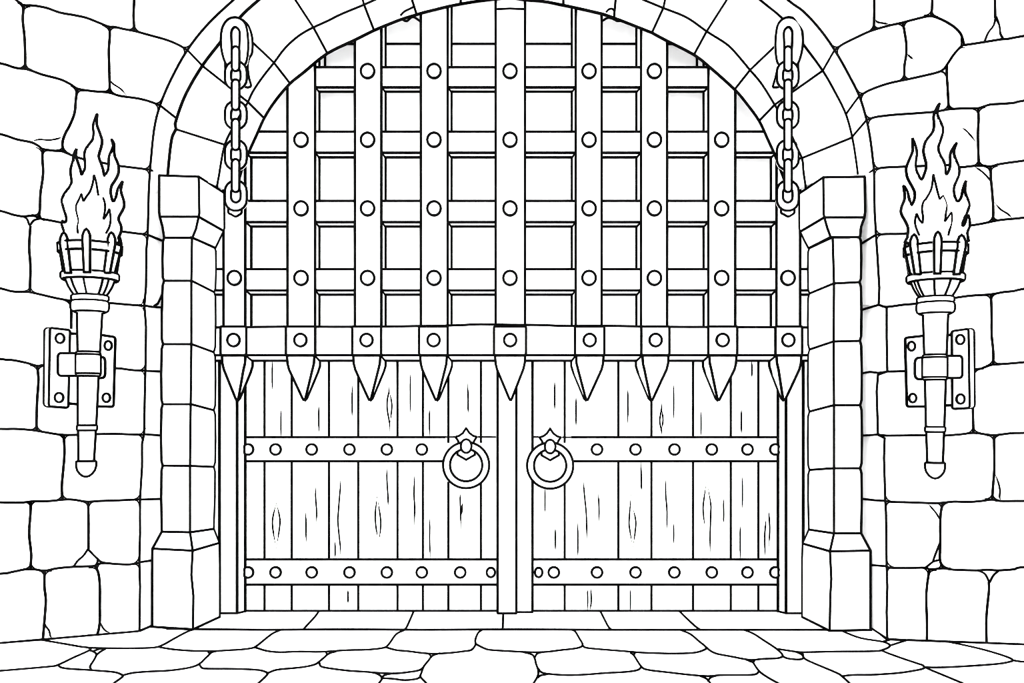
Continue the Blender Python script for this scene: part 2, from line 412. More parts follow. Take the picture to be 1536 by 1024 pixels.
# ------------------------------------------------------------------ floor of flagstones
FLOOR = [
 [(250, 944), (330, 945), (400, 945.5), (520, 945), (640, 945.5), (768, 945), (900, 945.5), (1040, 945.5), (1260, 945.5)],
 [(479, 916), (472, 926), (459, 940), (455, 945)], [(621, 916), (615, 930), (610, 941), (607, 945)], [(755, 918), (754.5, 930), (754, 945)], [(900, 916), (907, 930), (913, 941), (917, 945)], [(1018, 916), (1030, 928), (1043, 940), (1050, 945)],
 [(62, 960.5), (100, 967), (132, 972), (175, 973), (225, 972.5), (242, 969), (262, 958), (280, 948.5), (290, 945)],
 [(238, 971), (245, 972.5), (262, 975), (290, 977), (320, 977.3), (345, 976), (362, 975), (377, 973), (385, 969.5), (407, 952), (420, 946)],
 [(382, 971.5), (400, 977), (420, 979), (450, 978), (480, 978.5), (520, 976), (550, 975.3), (575, 972.5), (583, 967), (594, 952), (606, 946)],
 [(580, 972), (595, 976), (612, 977.5), (642, 981), (670, 980.5), (697, 977.5), (707, 975.5), (713, 968), (713, 960), (717, 950), (723, 945.5)],
 [(713, 966), (720, 970), (730, 974.5), (740, 976), (765, 977.5), (795, 979), (820, 978.5), (840, 976), (865, 973), (874, 968), (869, 958), (863, 948), (858, 945.5)],
 [(874, 969), (880, 972.5), (905, 975), (937, 977.5), (960, 979.5), (985, 980.5), (1010, 981), (1040, 980), (1055, 976), (1059, 971.5), (1048, 962), (1036, 952), (1022, 946)],
 [(1059, 971), (1066, 977), (1076, 981.5), (1097, 985.5), (1125, 990.5), (1145, 989), (1167, 988), (1174, 983.5), (1165, 974), (1147, 962), (1130, 951), (1116, 945.5)],
 [(1166, 974), (1192, 978), (1207, 979), (1255, 978), (1312, 977.5), (1327, 974.5), (1335, 969), (1325, 963.5), (1292, 958), (1270, 950), (1262, 946)],
 [(1325, 963), (1338, 959.5)], [(1174, 985), (1182, 988.5), (1198, 990), (1205, 987.5), (1202, 982), (1192, 978)],
 [(1204, 980), (1206, 987), (1215, 993), (1255, 1010), (1264, 1016), (1275, 1026)], [(1129, 993.5), (1139, 1007.5), (1152, 1017), (1170, 1027)], [(1120, 990.5), (1129, 993.8), (1132, 991)],
 [(1139, 1007), (1132, 1012.5), (1108, 1013.3), (1080, 1013.5), (1062, 1015), (1035, 1013), (1000, 1009), (972, 1005.5), (962, 1000.5), (951, 984), (946, 980)],
 [(951, 984), (952, 980), (958, 979)], [(1263, 1015), (1280, 1013.2), (1305, 1013), (1317, 1012.5), (1345, 1010.5), (1367, 1007.5), (1385, 1003.5), (1385, 999), (1375, 995.5), (1350, 987), (1324, 977), (1328, 974)],
 [(1385, 1000), (1397, 1006), (1420, 1015.5), (1445, 1026)], [(1388, 1001.5), (1405, 1002), (1442, 1000.5), (1492, 997), (1512, 994), (1519, 990.5), (1505, 984), (1467, 973), (1417, 962.5), (1390, 959), (1365, 960), (1335, 969)],
 [(1519, 991), (1536, 993.5), (1600, 998)],
 [(132, 972), (135, 975.5), (110, 987), (87, 998), (75, 1000.5), (30, 1004.5), (0, 1007), (-60, 1012)], [(134, 976), (140, 978), (144.5, 982.5), (140, 992), (135, 1000), (136.5, 1004.5)], [(140, 977.5), (148, 974.5), (160, 973)], [(145, 982.5), (151, 978), (158, 974)],
 [(87, 998), (92, 1002), (105, 1004), (130, 1005.5), (150, 1007), (172, 1009), (182, 1012.5), (184, 1015.5), (170, 1026)],
 [(183, 1014), (200, 1010), (225, 1008), (255, 1006.5), (285, 1002), (299, 996.5), (308, 988), (314, 982), (312, 978)], [(314, 982), (318, 979), (327, 977)],
 [(299, 997), (303, 1002.5), (312, 1003.8), (350, 1004), (385, 1005.5), (398, 1008.5), (401, 1012.5), (387, 1026)], [(400, 1011), (415, 1005.5), (440, 1003), (457, 1001), (472, 997.5), (480, 992), (490, 983), (489, 979)], [(490, 983), (496, 980), (504, 978)],
 [(479, 994), (482, 1000.5), (500, 1004), (525, 1007), (555, 1009), (567, 1012), (573, 1018), (568, 1026)], [(558, 1009.5), (590, 1011), (612, 1009), (630, 1005.5), (638, 997), (646, 986), (643, 981)], [(646, 987), (650, 983.5), (660, 980.5)],
 [(636, 999), (632, 1010), (631, 1016), (640, 1026)], [(572, 1017), (578, 1013), (590, 1010.8)], [(574, 1018), (590, 1019), (607, 1021), (625, 1019), (631, 1015)],
 [(785, 979), (798, 982.5), (802, 988), (804, 996), (807.5, 1007), (806, 1016), (800, 1026)], [(802, 987), (806, 981), (816, 978.7)], [(807, 1003), (813, 1009.5), (827, 1012), (852, 1013.5), (880, 1012.5), (905, 1010.5), (940, 1008.5), (957, 1005.5), (962, 1000)], [(807, 1017), (811, 1014), (822, 1012)],
 [(1050, 1014.5), (1060, 1019), (1066, 1026)], [(1062, 1022), (1066, 1017), (1074, 1014.5)]]
m = MB(PAVE)
lines = []
for l in FLOOR:
    lines.append([FL(x, y)[:2] for x, y in smooth(l, n=4)])
for k, d in enumerate((4.35, 3.75, 3.2)):               # the paving goes on towards the viewer
    lines.append(smooth([(-4.5 + i * .6, d + random.uniform(-.05, .05)) for i in range(16)], n=3))
    for i in range(9):
        x = -4 + i + (k % 2) * .5; lines.append([(x, d), (x + random.uniform(-.06, .06), d - .28), (x, d - (.6, .55, .5)[k])])
bnd = [(-4.7, 2.5), (4.7, 2.5), (4.7, 6.9), (-4.7, 6.9)]
v, h, f = patch(bnd, lines, .09, .002, .09, [])
m.add([(x, y, k) for (x, y), k in zip(v, h)], f)
for l in lines:
    fw = 3.2 if l is lines[0] else 2.1
    q = [Vector((x, y, .004)) for x, y in l]; d = sum(p.y for p in q) / len(q)
    m.ink(q, fw, d)
m.add([(-4.7, 2.5, -.12), (4.7, 2.5, -.12), (4.7, 6.9, -.12), (-4.7, 6.9, -.12), (-4.7, 2.5, 0), (4.7, 2.5, 0), (4.7, 6.9, 0), (-4.7, 6.9, 0)], [[0, 1, 2, 3], [0, 1, 5, 4], [1, 2, 6, 5], [2, 3, 7, 6], [3, 0, 4, 7]])
m.build('floor', label='floor of large irregular flagstones in front of the gate', cat='floor', kind='structure')

# ------------------------------------------------------------------ inner arch of dressed stones
arch = thing('stone_arch', (0, 6.2, EYE + 1.3), 'round arch of dressed wedge stones framing the portcullis', 'arch')
JOINTS = [((252, 262), (326, 276), (350, 286)), ((264.5, 194), (337, 217), (373, 229)), ((304, 99), (372, 153), (396, 177)), ((352, 38), (411, 94), (435, 125)), ((424, -29), (470, 41), (491, 80)), ((522, -90), (546, 7), (561, 45.5)),
          ((600, -118), (612, -19), (625, 22)), ((690, -135), (692, -38), (691, 6)), ((846, -135), (845, -39), (845, 8)), ((936, -118), (925, -18), (921, 27)), ((1016, -89), (995, 12), (978, 49)), ((1108, -28), (1060, 47), (1041, 82)),
          ((1188, 45), (1125, 105), (1102, 134)), ((1234, 106), (1162, 157), (1139, 181)), ((1278.5, 206), (1203, 237), (1167, 244)), ((1287, 262), (1208, 276), (1184, 286))]
def idx(pl, p): return min(range(len(pl)), key=lambda i: math.dist(pl[i], p))
def piece(pl, a, b, n):
    i, j = idx(pl, a), idx(pl, b); seg = [a] + pl[i + 1:j] + [b]
    c = [0]
    for p, q in zip(seg[:-1], seg[1:]): c.append(c[-1] + math.dist(p, q))
    t = np.linspace(0, c[-1], n)
    return list(zip(np.interp(t, c, [p[0] for p in seg]), np.interp(t, c, [p[1] for p in seg])))
for (a2, a3, a4), (b2, b3, b4) in zip(JOINTS[:-1], JOINTS[1:]):
    n = 14; m = MB(STONE)
    s2, s3, s4 = piece(SEC, a2, b2, n), piece(THD, a3, b3, n), piece(INN, a4, b4, n)
    A = [P(x, y, D_RING) for x, y in s2]; B = [P(x, y, D_RING) for x, y in s3]; C = [P(x, y, D_SOFF) for x, y in s4]
    G = [p + Vector((0, D_SOFF - D_RING, 0)) for p in A]
    V = A + B + C + G; Fc = []
    for r in range(4):
        for i in range(n - 1): Fc.append([r * n + i, r * n + i + 1, ((r + 1) % 4) * n + i + 1, ((r + 1) % 4) * n + i])
    Fc += [[0, n, 2 * n, 3 * n], [n - 1, 2 * n - 1, 3 * n - 1, 4 * n - 1]]
    m.add(V, Fc)
    m.ink([p - Vector((0, .006, 0)) for p in A], 3.2, D_RING); m.ink(B, 2.2, D_RING); m.ink([p - Vector((0, .004, 0)) for p in C], 4, D_SOFF)
    for e, q in ((a2, 325.3), (b2, 1208.7)):
        if e in (JOINTS[0][0], JOINTS[-1][0]): m.ink([P(326 if q < 700 else 1208, 276, D_RING), P(q, 282, 6.26)], 2.2, D_RING)
    if a2 != JOINTS[0][0]: m.ink([A[0], B[0]], 2.6, D_RING); m.ink([B[0], C[0] - Vector((0, .004, 0))], 2.6, D_RING)
    # small broken lips where the photo shows a chipped edge
    if a4 == (561, 45.5) or a4 == (921, 27):
        px = [(602, 29), (610, 32), (617, 26.5), (622, 26.5), (630, 32)] if a4[0] < 700 else [(903, 32), (912, 27), (920, 29), (926, 32), (932, 31)]
        m.pline(smooth(px, n=3), 2.2, D_SOFF, bias=.004)
        px = [(602, 28), (608, 22), (614, 19), (621, 15.5)] if a4[0] < 700 else [(908, 23), (912, 19), (917, 18), (921, 22)]
        m.pline(smooth(px, n=3), 2, 6.25, bias=.05)
    m.build('voussoir', arch)

# ------------------------------------------------------------------ pillars
def pillar(sections, Ds, mids, label, nb):
    """sections: rows of (front outer, front inner, back inner) pixels"""
    base = Vector((*P(*sections['base'][-1][1], Ds[1])[:2], 0))
    root = thing('stone_pillar', base, label, 'pillar')
    for part in ('base', 'shaft', 'capital'):
        m = MB(STONE); rows = sections[part]; R = []; D0 = Ds[0] - (.07 if part == 'capital' else 0)
        for r in rows:
            a, b, c = P(*r[0], D0), P(*r[1], Ds[1]), P(*r[2], Ds[2])
            if part == 'base' and r is rows[-1]:
                for q in (a, b, c): q.z = 0
            d = Vector((a.x + (c.x - b.x), c.y, a.z)); 
            R.append([a, b, c, d])
        V = [p for r in R for p in r]; n = len(R)
        Fc = [[i * 4 + j, i * 4 + (j + 1) % 4, i * 4 + 4 + (j + 1) % 4, i * 4 + 4 + j] for i in range(n - 1) for j in range(4)]
        Fc += [[0, 1, 2, 3], [4 * n - 4 + j for j in range(4)]]
        m.add(V, Fc)
        for j, w in ((0, 3), (1, 2.4), (2, 3)): m.ink([r[j] for r in R], w, 6.1)
        for i in sections[part + '_lines']:
            lift = Vector((0, -.006, .006)) if part == 'base' and i == n - 1 else Vector((0, 0, 0))
            m.ink([q + lift for q in R[i][:3]], 3.4 if lift.z else 2.8, 6.1)
        m.build('pillar_' + part, root)
    return root
def shaft(rows):
    """stone blocks with softened ends between the joint rows"""
    out = []; joints = []
    s = 1 if rows[0][0][0] < rows[0][1][0] else -1
    for i, (a, b) in enumerate(zip(rows[:-1], rows[1:])):
        joints.append(len(out)); out.append([(a[0][0] + 2 * s, a[0][1]), (a[1][0], a[1][1]), (a[2][0] - 2 * s, a[2][1])])
        for t in (.08, .5, .92):
            k = 1.0 if t != .5 else 1.6
            out.append([((1 - t) * a[0][0] + t * b[0][0] - (k - 1) * s, (1 - t) * a[0][1] + t * b[0][1]), ((1 - t) * a[1][0] + t * b[1][0], (1 - t) * a[1][1] + t * b[1][1]),
                        ((1 - t) * a[2][0] + t * b[2][0] + (k - 1) * s, (1 - t) * a[2][1] + t * b[2][1])])
    joints.append(len(out)); out.append(rows[-1])
    return out, joints
LS, LJ = shaft([((245, 356), (288, 356), (323, 371)), ((244.5, 421), (287, 421), (322.5, 438)), ((243, 516), (287, 516), (322, 528)), ((242.5, 606), (286, 606), (322, 615)), ((242.5, 698), (285, 698.5), (322, 700)), ((243, 797), (285, 798), (320, 793))])
RS, RJ = shaft([((1291, 356), (1249, 356), (1213, 372)), ((1291, 423), (1251, 425), (1213, 440)), ((1291.5, 511), (1250.5, 512), (1213, 524)), ((1292, 607.5), (1251, 607.5), (1213, 617)), ((1292, 702), (1251, 702), (1213, 704.5)), ((1291.5, 799.5), (1251, 799.5), (1214, 794))])
def chip(x, ys): return [(x + d, y) for y, d in ys]
pillar({'base': [((243, 797), (285, 798), (320, 793)), ((229, 822.5), (289, 825.5), (328.5, 814)), ((228.5, 860), (287, 862), (329, 850)), ((228.5, 890), (290, 893), (329, 885)), ((228.5, 940), (289.5, 945), (329, 925))], 'base_lines': [0, 1, 4],
        'shaft': LS, 'shaft_lines': LJ,
        'capital': [((239, 263), (298, 265), (335.5, 289)), ((239, 318), (299, 320), (336, 342)), ((240, 325), (298, 325), (335, 346)), ((244, 340), (294, 343), (329, 358)), ((246.5, 356.5), (288.5, 356.5), (322.5, 371.5))], 'capital_lines': [0, 2, 4]},
       (6.07, 6.0, 6.36), None, 'square stone pillar of stacked blocks at the left jamb, its capital beside the chain', 0)
pillar({'base': [((1291.5, 799.5), (1251, 799.5), (1214, 794)), ((1305.5, 825.5), (1245, 826.5), (1204.5, 815)), ((1305.5, 865), (1247, 868), (1203.5, 850)), ((1305.5, 890), (1245.5, 893), (1203.5, 885)), ((1305.5, 946), (1244.5, 947), (1203.5, 925.5))], 'base_lines': [0, 1, 4],
        'shaft': RS, 'shaft_lines': RJ,
        'capital': [((1297, 265), (1235, 266), (1199.5, 290)), ((1297.5, 318), (1235.5, 320), (1199.5, 343)), ((1296.5, 326), (1236.5, 326), (1201, 347)), ((1291.5, 340), (1241, 342), (1207, 360)), ((1290, 355.5), (1246, 355.5), (1213.5, 372))], 'capital_lines': [0, 2, 4]},
       (5.98, 5.96, 6.36), None, 'square stone pillar of stacked blocks at the right jamb, below the right chain', 0)

# ------------------------------------------------------------------ wooden doors
def rivet(px, py, r, D, parent, w=3, ry=None, th=.02):
    m = MB(IRON); e = ellipse(px, py, r, ry or r)
    A, B = m.loft(e, D, None, th, w=w)
    m.build('rivet', parent)
D_DOOR, D_STRAP = 6.565, 6.548
PL = [397, 437.8, 493.5, 537.3, 596.2, 634.3, 672.6, 721.3]
PR = [847, 927.5, 977, 1039.6, 1096, 1137.5]
GRAIN_L = [[(408.5, 542), (408.5, 584)], [(421.5, 615), (421.5, 654)], [(478, 606), (478.5, 648)], [(528.5, 578), (528, 628)], [(583.5, 578), (583.5, 587), (581, 600), (581, 615), (584.5, 636), (584.5, 653)], [(584, 587), (587.5, 603), (587.5, 615), (585, 636)], [(615.5, 561), (615.5, 619)],
 [(644, 611), (644.5, 654)], [(701.5, 574), (702.2, 600), (702, 625)], [(414.5, 754), (409.5, 775), (409, 790), (414, 822)], [(414.5, 754), (419.5, 775), (419.5, 790), (414.5, 822)], [(473.5, 728), (473.5, 745), (475, 768), (474.5, 787)], [(458.5, 768), (459.5, 813)],
 [(511, 710), (510.5, 730), (507.5, 768), (507, 785), (510.5, 820), (510.5, 837)], [(502.5, 812), (503, 837)], [(580, 693), (580.5, 720), (582, 745), (582, 765)], [(566, 741), (563, 770), (564, 790), (567, 808)], [(566, 745), (570.5, 775), (571, 790), (568.5, 812)],
 [(622.5, 698), (621, 740), (622, 760), (621.5, 798)], [(645, 768), (644.5, 810), (645.5, 837)], [(522, 883), (522, 906)], [(690, 735), (690.5, 760), (691.5, 795)], [(694, 754), (692, 772)]]
GRAIN_R = [[(832, 568), (832, 619)], [(864, 592), (864, 643)], [(942, 580), (941.5, 635)], [(992.5, 602), (992.5, 612), (989.5, 630), (992, 645), (992.5, 653)], [(993, 615), (994.5, 630), (992.5, 643)], [(1010.5, 577), (1010.5, 628)], [(1051.5, 617), (1051.5, 653)], [(1112, 611), (1112, 653)], [(1127.5, 542), (1128, 567)],
 [(876, 714), (876, 735), (879, 765), (880, 790), (880, 830)], [(817.5, 733), (817.5, 768)], [(833, 789), (833, 828)], [(866.5, 783), (867, 838)], [(897.5, 739), (898.5, 760), (898.5, 782)], [(961.5, 693), (962, 720), (962, 739)], [(947, 735), (944, 775), (944, 790), (949, 820)], [(949, 760), (953.5, 780), (953, 795), (949.5, 820)],
 [(999, 711), (998.5, 740), (1000.5, 768), (999.5, 808)], [(1010.5, 785), (1010.5, 815)], [(1060, 720), (1055, 755), (1055, 770), (1057.5, 792)], [(1060, 720), (1066, 755), (1066, 770), (1065, 810), (1065.5, 838)], [(1085, 742), (1085.5, 770), (1085, 786)], [(1113.5, 715), (1113.5, 762)], [(1110, 785), (1110.5, 838)],
 [(1149, 777), (1147, 805), (1148, 838)], [(1152.5, 761), (1154.5, 790), (1153.5, 820)], [(881, 882), (881.5, 895), (881.5, 915)], [(886, 880), (887, 900), (885, 915)], [(945.5, 884), (945.5, 915)]]
STAR = [(0, -55.5), (5, -48), (10.5, -44), (16, -42.3), (12, -36.5), (10, -27), (13, -20), (13, -15.5), (0, -8), (-13, -15.5), (-13, -20), (-10, -27), (-12, -36.5), (-16, -42.3), (-10.5, -44), (-5, -48)]
def door(x0, x1, planks, grain, up, low, ux0, ux1, lx0, lx1, thin, cx, cy, label):
    c = P((x0 + x1) / 2, 917, D_DOOR); root = thing('wooden_door', (c.x, c.y, 0), label, 'door')
    m = MB(WOOD)
    zb = [(x0, 516), (x1, 516), (x1, 916.8), (x0, 916.8)]
    m.loft(zb, D_DOOR, None, .06, w=0)
    m.pline([(x0, 915.8), (x1, 915.8)], 3, D_DOOR, bias=.008)
    for x in planks:
        for y0, y1 in (((516, 664), (722, 916)) if abs(x - cx) < 30 else ((516, 916),)): m.pline([(x, y0), (x, y1)], 2.8, D_DOOR)
    for g in grain: m.pline(smooth(g, n=4) if len(g) > 2 else [g[0], ((g[0][0] + g[1][0]) / 2, (g[0][1] * 3 + g[1][1]) / 4), ((g[0][0] + g[1][0]) / 2, (g[0][1] + 3 * g[1][1]) / 4), g[1]], 1.5, D_DOOR, taper=True)
    for t in thin: m.pline(t, 1.7, D_DOOR)
    m.build('plank_panel', root)
    for a, b, y0, y1, rv in ((ux0, ux1, 655.3, 691.3, up), (lx0, lx1, 838.8, 876.5, low)):
        s = MB(IRON); s.loft([(a, y0), (b, y0), (b, y1), (a, y1)], D_STRAP, None, D_DOOR - D_STRAP + .004, w=2.8, inkfront=False)
        s.pline([(a, y0), (b, y0)], 2.8, D_STRAP); s.pline([(a, y1), (b, y1)], 3.2, D_STRAP)
        so = s.build('strap', root)
        for r in rv: rivet(r[0], (y0 + y1) / 2 + .5, r[1], D_STRAP - .014, so, 2.7, r[2])
    h = MB(IRON); h.loft([(cx + x, cy + y) for x, y in STAR], D_STRAP - .012, None, .024, w=2.6); ho = h.build('door_handle', root)
    r = MB(IRON); r.annulus(ellipse(cx, cy, 34.6, 34.6, 48), ellipse(cx, cy, 24.2, 24.2, 48), D_STRAP - .055, .03, 2.9); r.build('pull_ring', ho)
    k = MB(IRON); k.loft(ellipse(cx, cy - 28.5, 8, 10.2), D_STRAP - .085, None, .085, w=2.7); k.build('knob', ho)
K = 7.9
door(362, 758, PL, GRAIN_L, [(372, K, K)] + [(x, K, K) for x in (413.3, 467.5, 524.2, 580.2, 632.7)], [(372, K, K)] + [(x, K, K) for x in (413.3, 467.5, 524.2, 580.2, 632.7, 690.3)] + [(736.2, 6.2, 7)], 366, 668, 366, 746,
     [[(668, 655.2), (682, 655.2)], [(717, 655), (744, 655.3)]], 699.2, 697.3, 'left leaf of the wooden double door, its ring handle at its right edge')
door(764, 1173, [799] + PR, GRAIN_R, [(x, K, K) for x in (895.5, 953.3, 1011.7, 1067.7, 1121.2)] + [(1163, K, K)], [(808, 5.6, 7)] + [(x, K, K) for x in (830.7, 895.5, 953.3, 1011.5, 1067.7, 1121.2)] + [(1163, K, K)], 857, 1168.5, 799, 1168.5,
     [[(800, 655), (808, 655)], [(843, 655.5), (858, 655.5)]], 825.2, 698, 'right leaf of the wooden double door, its ring handle at its left edge')
def post(front, back, Df, Db, label):
    xs = [p[0] for p in front]; c = P(sum(xs) / len(xs), 918, Df)
    m = MB(WOOD); m.loft(front, Df, back, Db, w=3.4, edges=(0, 1, 2, 3), wback=4.2)
    return m.build('door_post', label=label, cat='door post')
post([(329.7, 516), (355.6, 516), (355.6, 919.7), (329.7, 919.7)], [(329.7, 516), (367.3, 516), (367.3, 916.8), (329.7, 916.8)], 6.478, 6.541, 'narrow wooden post between the left pillar and the left door leaf')
post([(1179, 516), (1204.3, 516), (1204.3, 919.9), (1179, 919.9)], [(1167.4, 516), (1204.3, 516), (1204.3, 916.8), (1167.4, 916.8)], 6.478, 6.541, 'narrow wooden post between the right pillar and the right door leaf')
cp = MB(WOOD); cp.loft(rounded([(746.3, 516), (774.6, 516), (774.6, 919.9), (746.3, 919.9)], 3), 6.475, None, .07, w=3.4)
cpo = cp.build('door_post', label='tall wooden post in the middle where the two door leaves meet', cat='door post')
cs = MB(WOOD); cs.loft(rounded([(774.6, 516), (798.8, 516), (798.8, 918), (774.6, 918)], 2.5), 6.51, None, .04, w=3.2); cs.build('cover_strip', cpo)

# ------------------------------------------------------------------ portcullis
D_F, D_H, D_B = 6.385, 6.399, 6.465
pc = thing('portcullis', P(766, 599, 6.42), 'raised iron portcullis of riveted bars with pointed spikes', 'portcullis')
BARS = [(335.5, 367.8, 377.3, 210), (431.3, 472.6, 479.3, 50), (532.4, 572, 578.6, 10), (631.3, 671.6, 677.6, -40), (743.5, 787.5, None, -60), (863.7, 902.3, 857.4, -40), (961.6, 1000.6, 954.3, 10), (1062.5, 1102.7, 1055, 50), (1164.6, 1200, 1156, 210)]
RY = [106.5, 209.5, 312.4, 416.6]
RV = {0: [3], 1: [1, 2, 3], 2: [0, 1, 2, 3], 3: [0, 1, 2, 3], 4: [0, 1, 2, 3], 5: [0, 1, 2, 3], 6: [0, 1, 2, 3], 7: [1, 2, 3], 8: [3]}
RX = [351.5, 451.6, 551.3, 651, 765, 883.6, 981.6, 1082.5, 1182]
ROWS = [(101, 131, 137.7, 430, 1106), (197.4, 229, 236.2, 330, 1206), (301.2, 333, 340, 326, 1210), (403.5, 435.2, 442.2, 322, 1213)]
for i, (a, b, k, top) in enumerate(BARS):
    m = MB(IRON)
    fr = [(a, top), (b, top), (b, 500), (a, 500)]
    if k: k -= 1.2 if k > b else -1.2
    if k is None: bk = [(a + 1, top), (b - 1, top), (b - 1, 500), (a + 1, 500)]
    elif k > b: bk = [(a + 3, top), (k, top), (k, 500), (a + 3, 500)]
    else: bk = [(k, top), (b - 3, top), (b - 3, 500), (k, 500)]
    m.loft(fr, D_F, bk, D_B, w=3.2, wback=4.6 if k else None)
    if k is None: m.pline([(745, 13.8), (765, 13), (786, 13.8)], 2.4, D_F)
    if k:                                               # mitred corners where the bars cross
        e = b if k > b else a
        for y0, y1, y2, *_ in ROWS:
            if y1 > top + 10: m.ink([P(e, y1, D_F), P(k, y2, D_B - .004)], 2.4, D_F)
    o = m.build('vertical_bar', pc)
    for r in RV[i]: rivet(RX[i], RY[r], 10.1, D_F - .02, o, 3, 10.6, .022)
    if i in (0, 8):
        c = 353 if i == 0 else 1182
        g = MB(IRON); lg = smooth([(c - 10, 308), (c - 10.5, 318.5), (c - 6, 321.5), (c, 324.6), (c + 5, 322.5), (c + 9.5, 318.5), (c + 9, 308)], n=3); g.loft(lg, 6.225, lg, 6.39, w=2.4); g.build('chain_lug', o)
for y0, y1, y2, x0, x1 in ROWS:
    m = MB(IRON); y2 -= 1.2
    m.loft([(x0, y0), (x1, y0), (x1, y1), (x0, y1)], D_H, [(x0, y0 + 1), (x1, y0 + 1), (x1, y2), (x0, y2)], D_B, w=2.9, wback=None)
    m.pline([(x0, y2), (x1, y2)], 4.6, D_B)
    m.build('horizontal_bar', pc)
SOCK = [(331, 369.4), (429, 472.8), (528.3, 571.7), (628.8, 671.6), (741, 789), (862.5, 906.5), (962, 1004), (1062.4, 1105.8), (1163.2, 1203)]
TIPS = [355.5, 456, 554.5, 654.4, 765.8, 880.6, 977.6, 1078, 1176.5]
SBK = [379, 480, 578.4, 678, None, 856.8, 953.8, 1054.3, 1153.8]
RXB = [350.2, 450.6, 549.8, 650.3, 765.2, 884.6, 983.4, 1084, 1182.6]
rail = MB(IRON)
topl = smooth([(322, 491), (430, 489.8), (530, 490), (640, 488.7), (690, 487.5), (720, 486.2), (765, 487), (810, 487.3), (850, 488.8), (905, 488.5), (1000, 490), (1105, 490.3), (1216, 491)], n=3)
fr = topl + [(1216, 532.6), (322, 532.6)]; bk = topl + [(1216, 540), (322, 540)]
rail.loft(fr, 6.374, bk, D_B + .002, w=0)
rail.pline(topl, 2.9, 6.374); rail.pline([(322, 532.6), (1216, 532.6)], 3, 6.374); rail.pline([(322, 540), (1216, 540)], 4.8, D_B + .002)
ro = rail.build('bottom_rail', pc)
for i, (a, b) in enumerate(SOCK):
    m = MB(IRON); m.loft(rounded([(a, 489.5), (b, 489.5), (b, 532.2), (a, 532.2)], 2), 6.361, None, .03, w=3); so = m.build('spike_socket', pc)
    rivet(RXB[i], 509.8, 9.2, 6.347, so, 2.9, 9.4)
    t = TIPS[i]; k = SBK[i]; w = b - a
    if k: k -= .9 if k > b else -.9
    A0, A1 = a + (1.6 if i else 2), b - 1.2
    fr = [(A0, 533), (A1, 533), (A1 - .8, 545), (A1 - 3, 554), (t + 2.2, 597), (t + .8, 599.5), (t - .8, 599.5), (t - 2.2, 597), (A0 + 3, 554), (A0 + .8, 545)]
    if k is None: bk = [(A0 + 1, 533), (A1 - 1, 533), (A1 - 3, 547), (A1 - 6, 556), (t + 1.6, 595), (t + .6, 597), (t - .6, 597), (t - 1.6, 595), (A0 + 6, 556), (A0 + 3, 547)]
    elif k > b: bk = [(A0 + 6, 541), (k, 541), (k, 549), (k - 2.5, 557), (t + 3.6, 597.5), (t + 1.6, 599.5), (t, 598.5), (t, 596), (A0 + 12, 558), (A0 + 7, 550)]
    else: bk = [(k, 541), (A1 - 6, 541), (A1 - 7, 550), (A1 - 12, 558), (t, 596), (t, 598.5), (t - 1.6, 599.5), (t - 3.6, 597.5), (k + 2.5, 557), (k, 549)]
    m = MB(IRON); m.loft(fr, 6.37, bk, D_B + .003, w=3.1, wback=4.4 if k else None, inkfront=True)
    if k: m.ink([P(A1 if k > b else A0, 533, 6.37), P(k, 541, D_B - .002)], 2.4, 6.4)
    m.build('spike', pc)

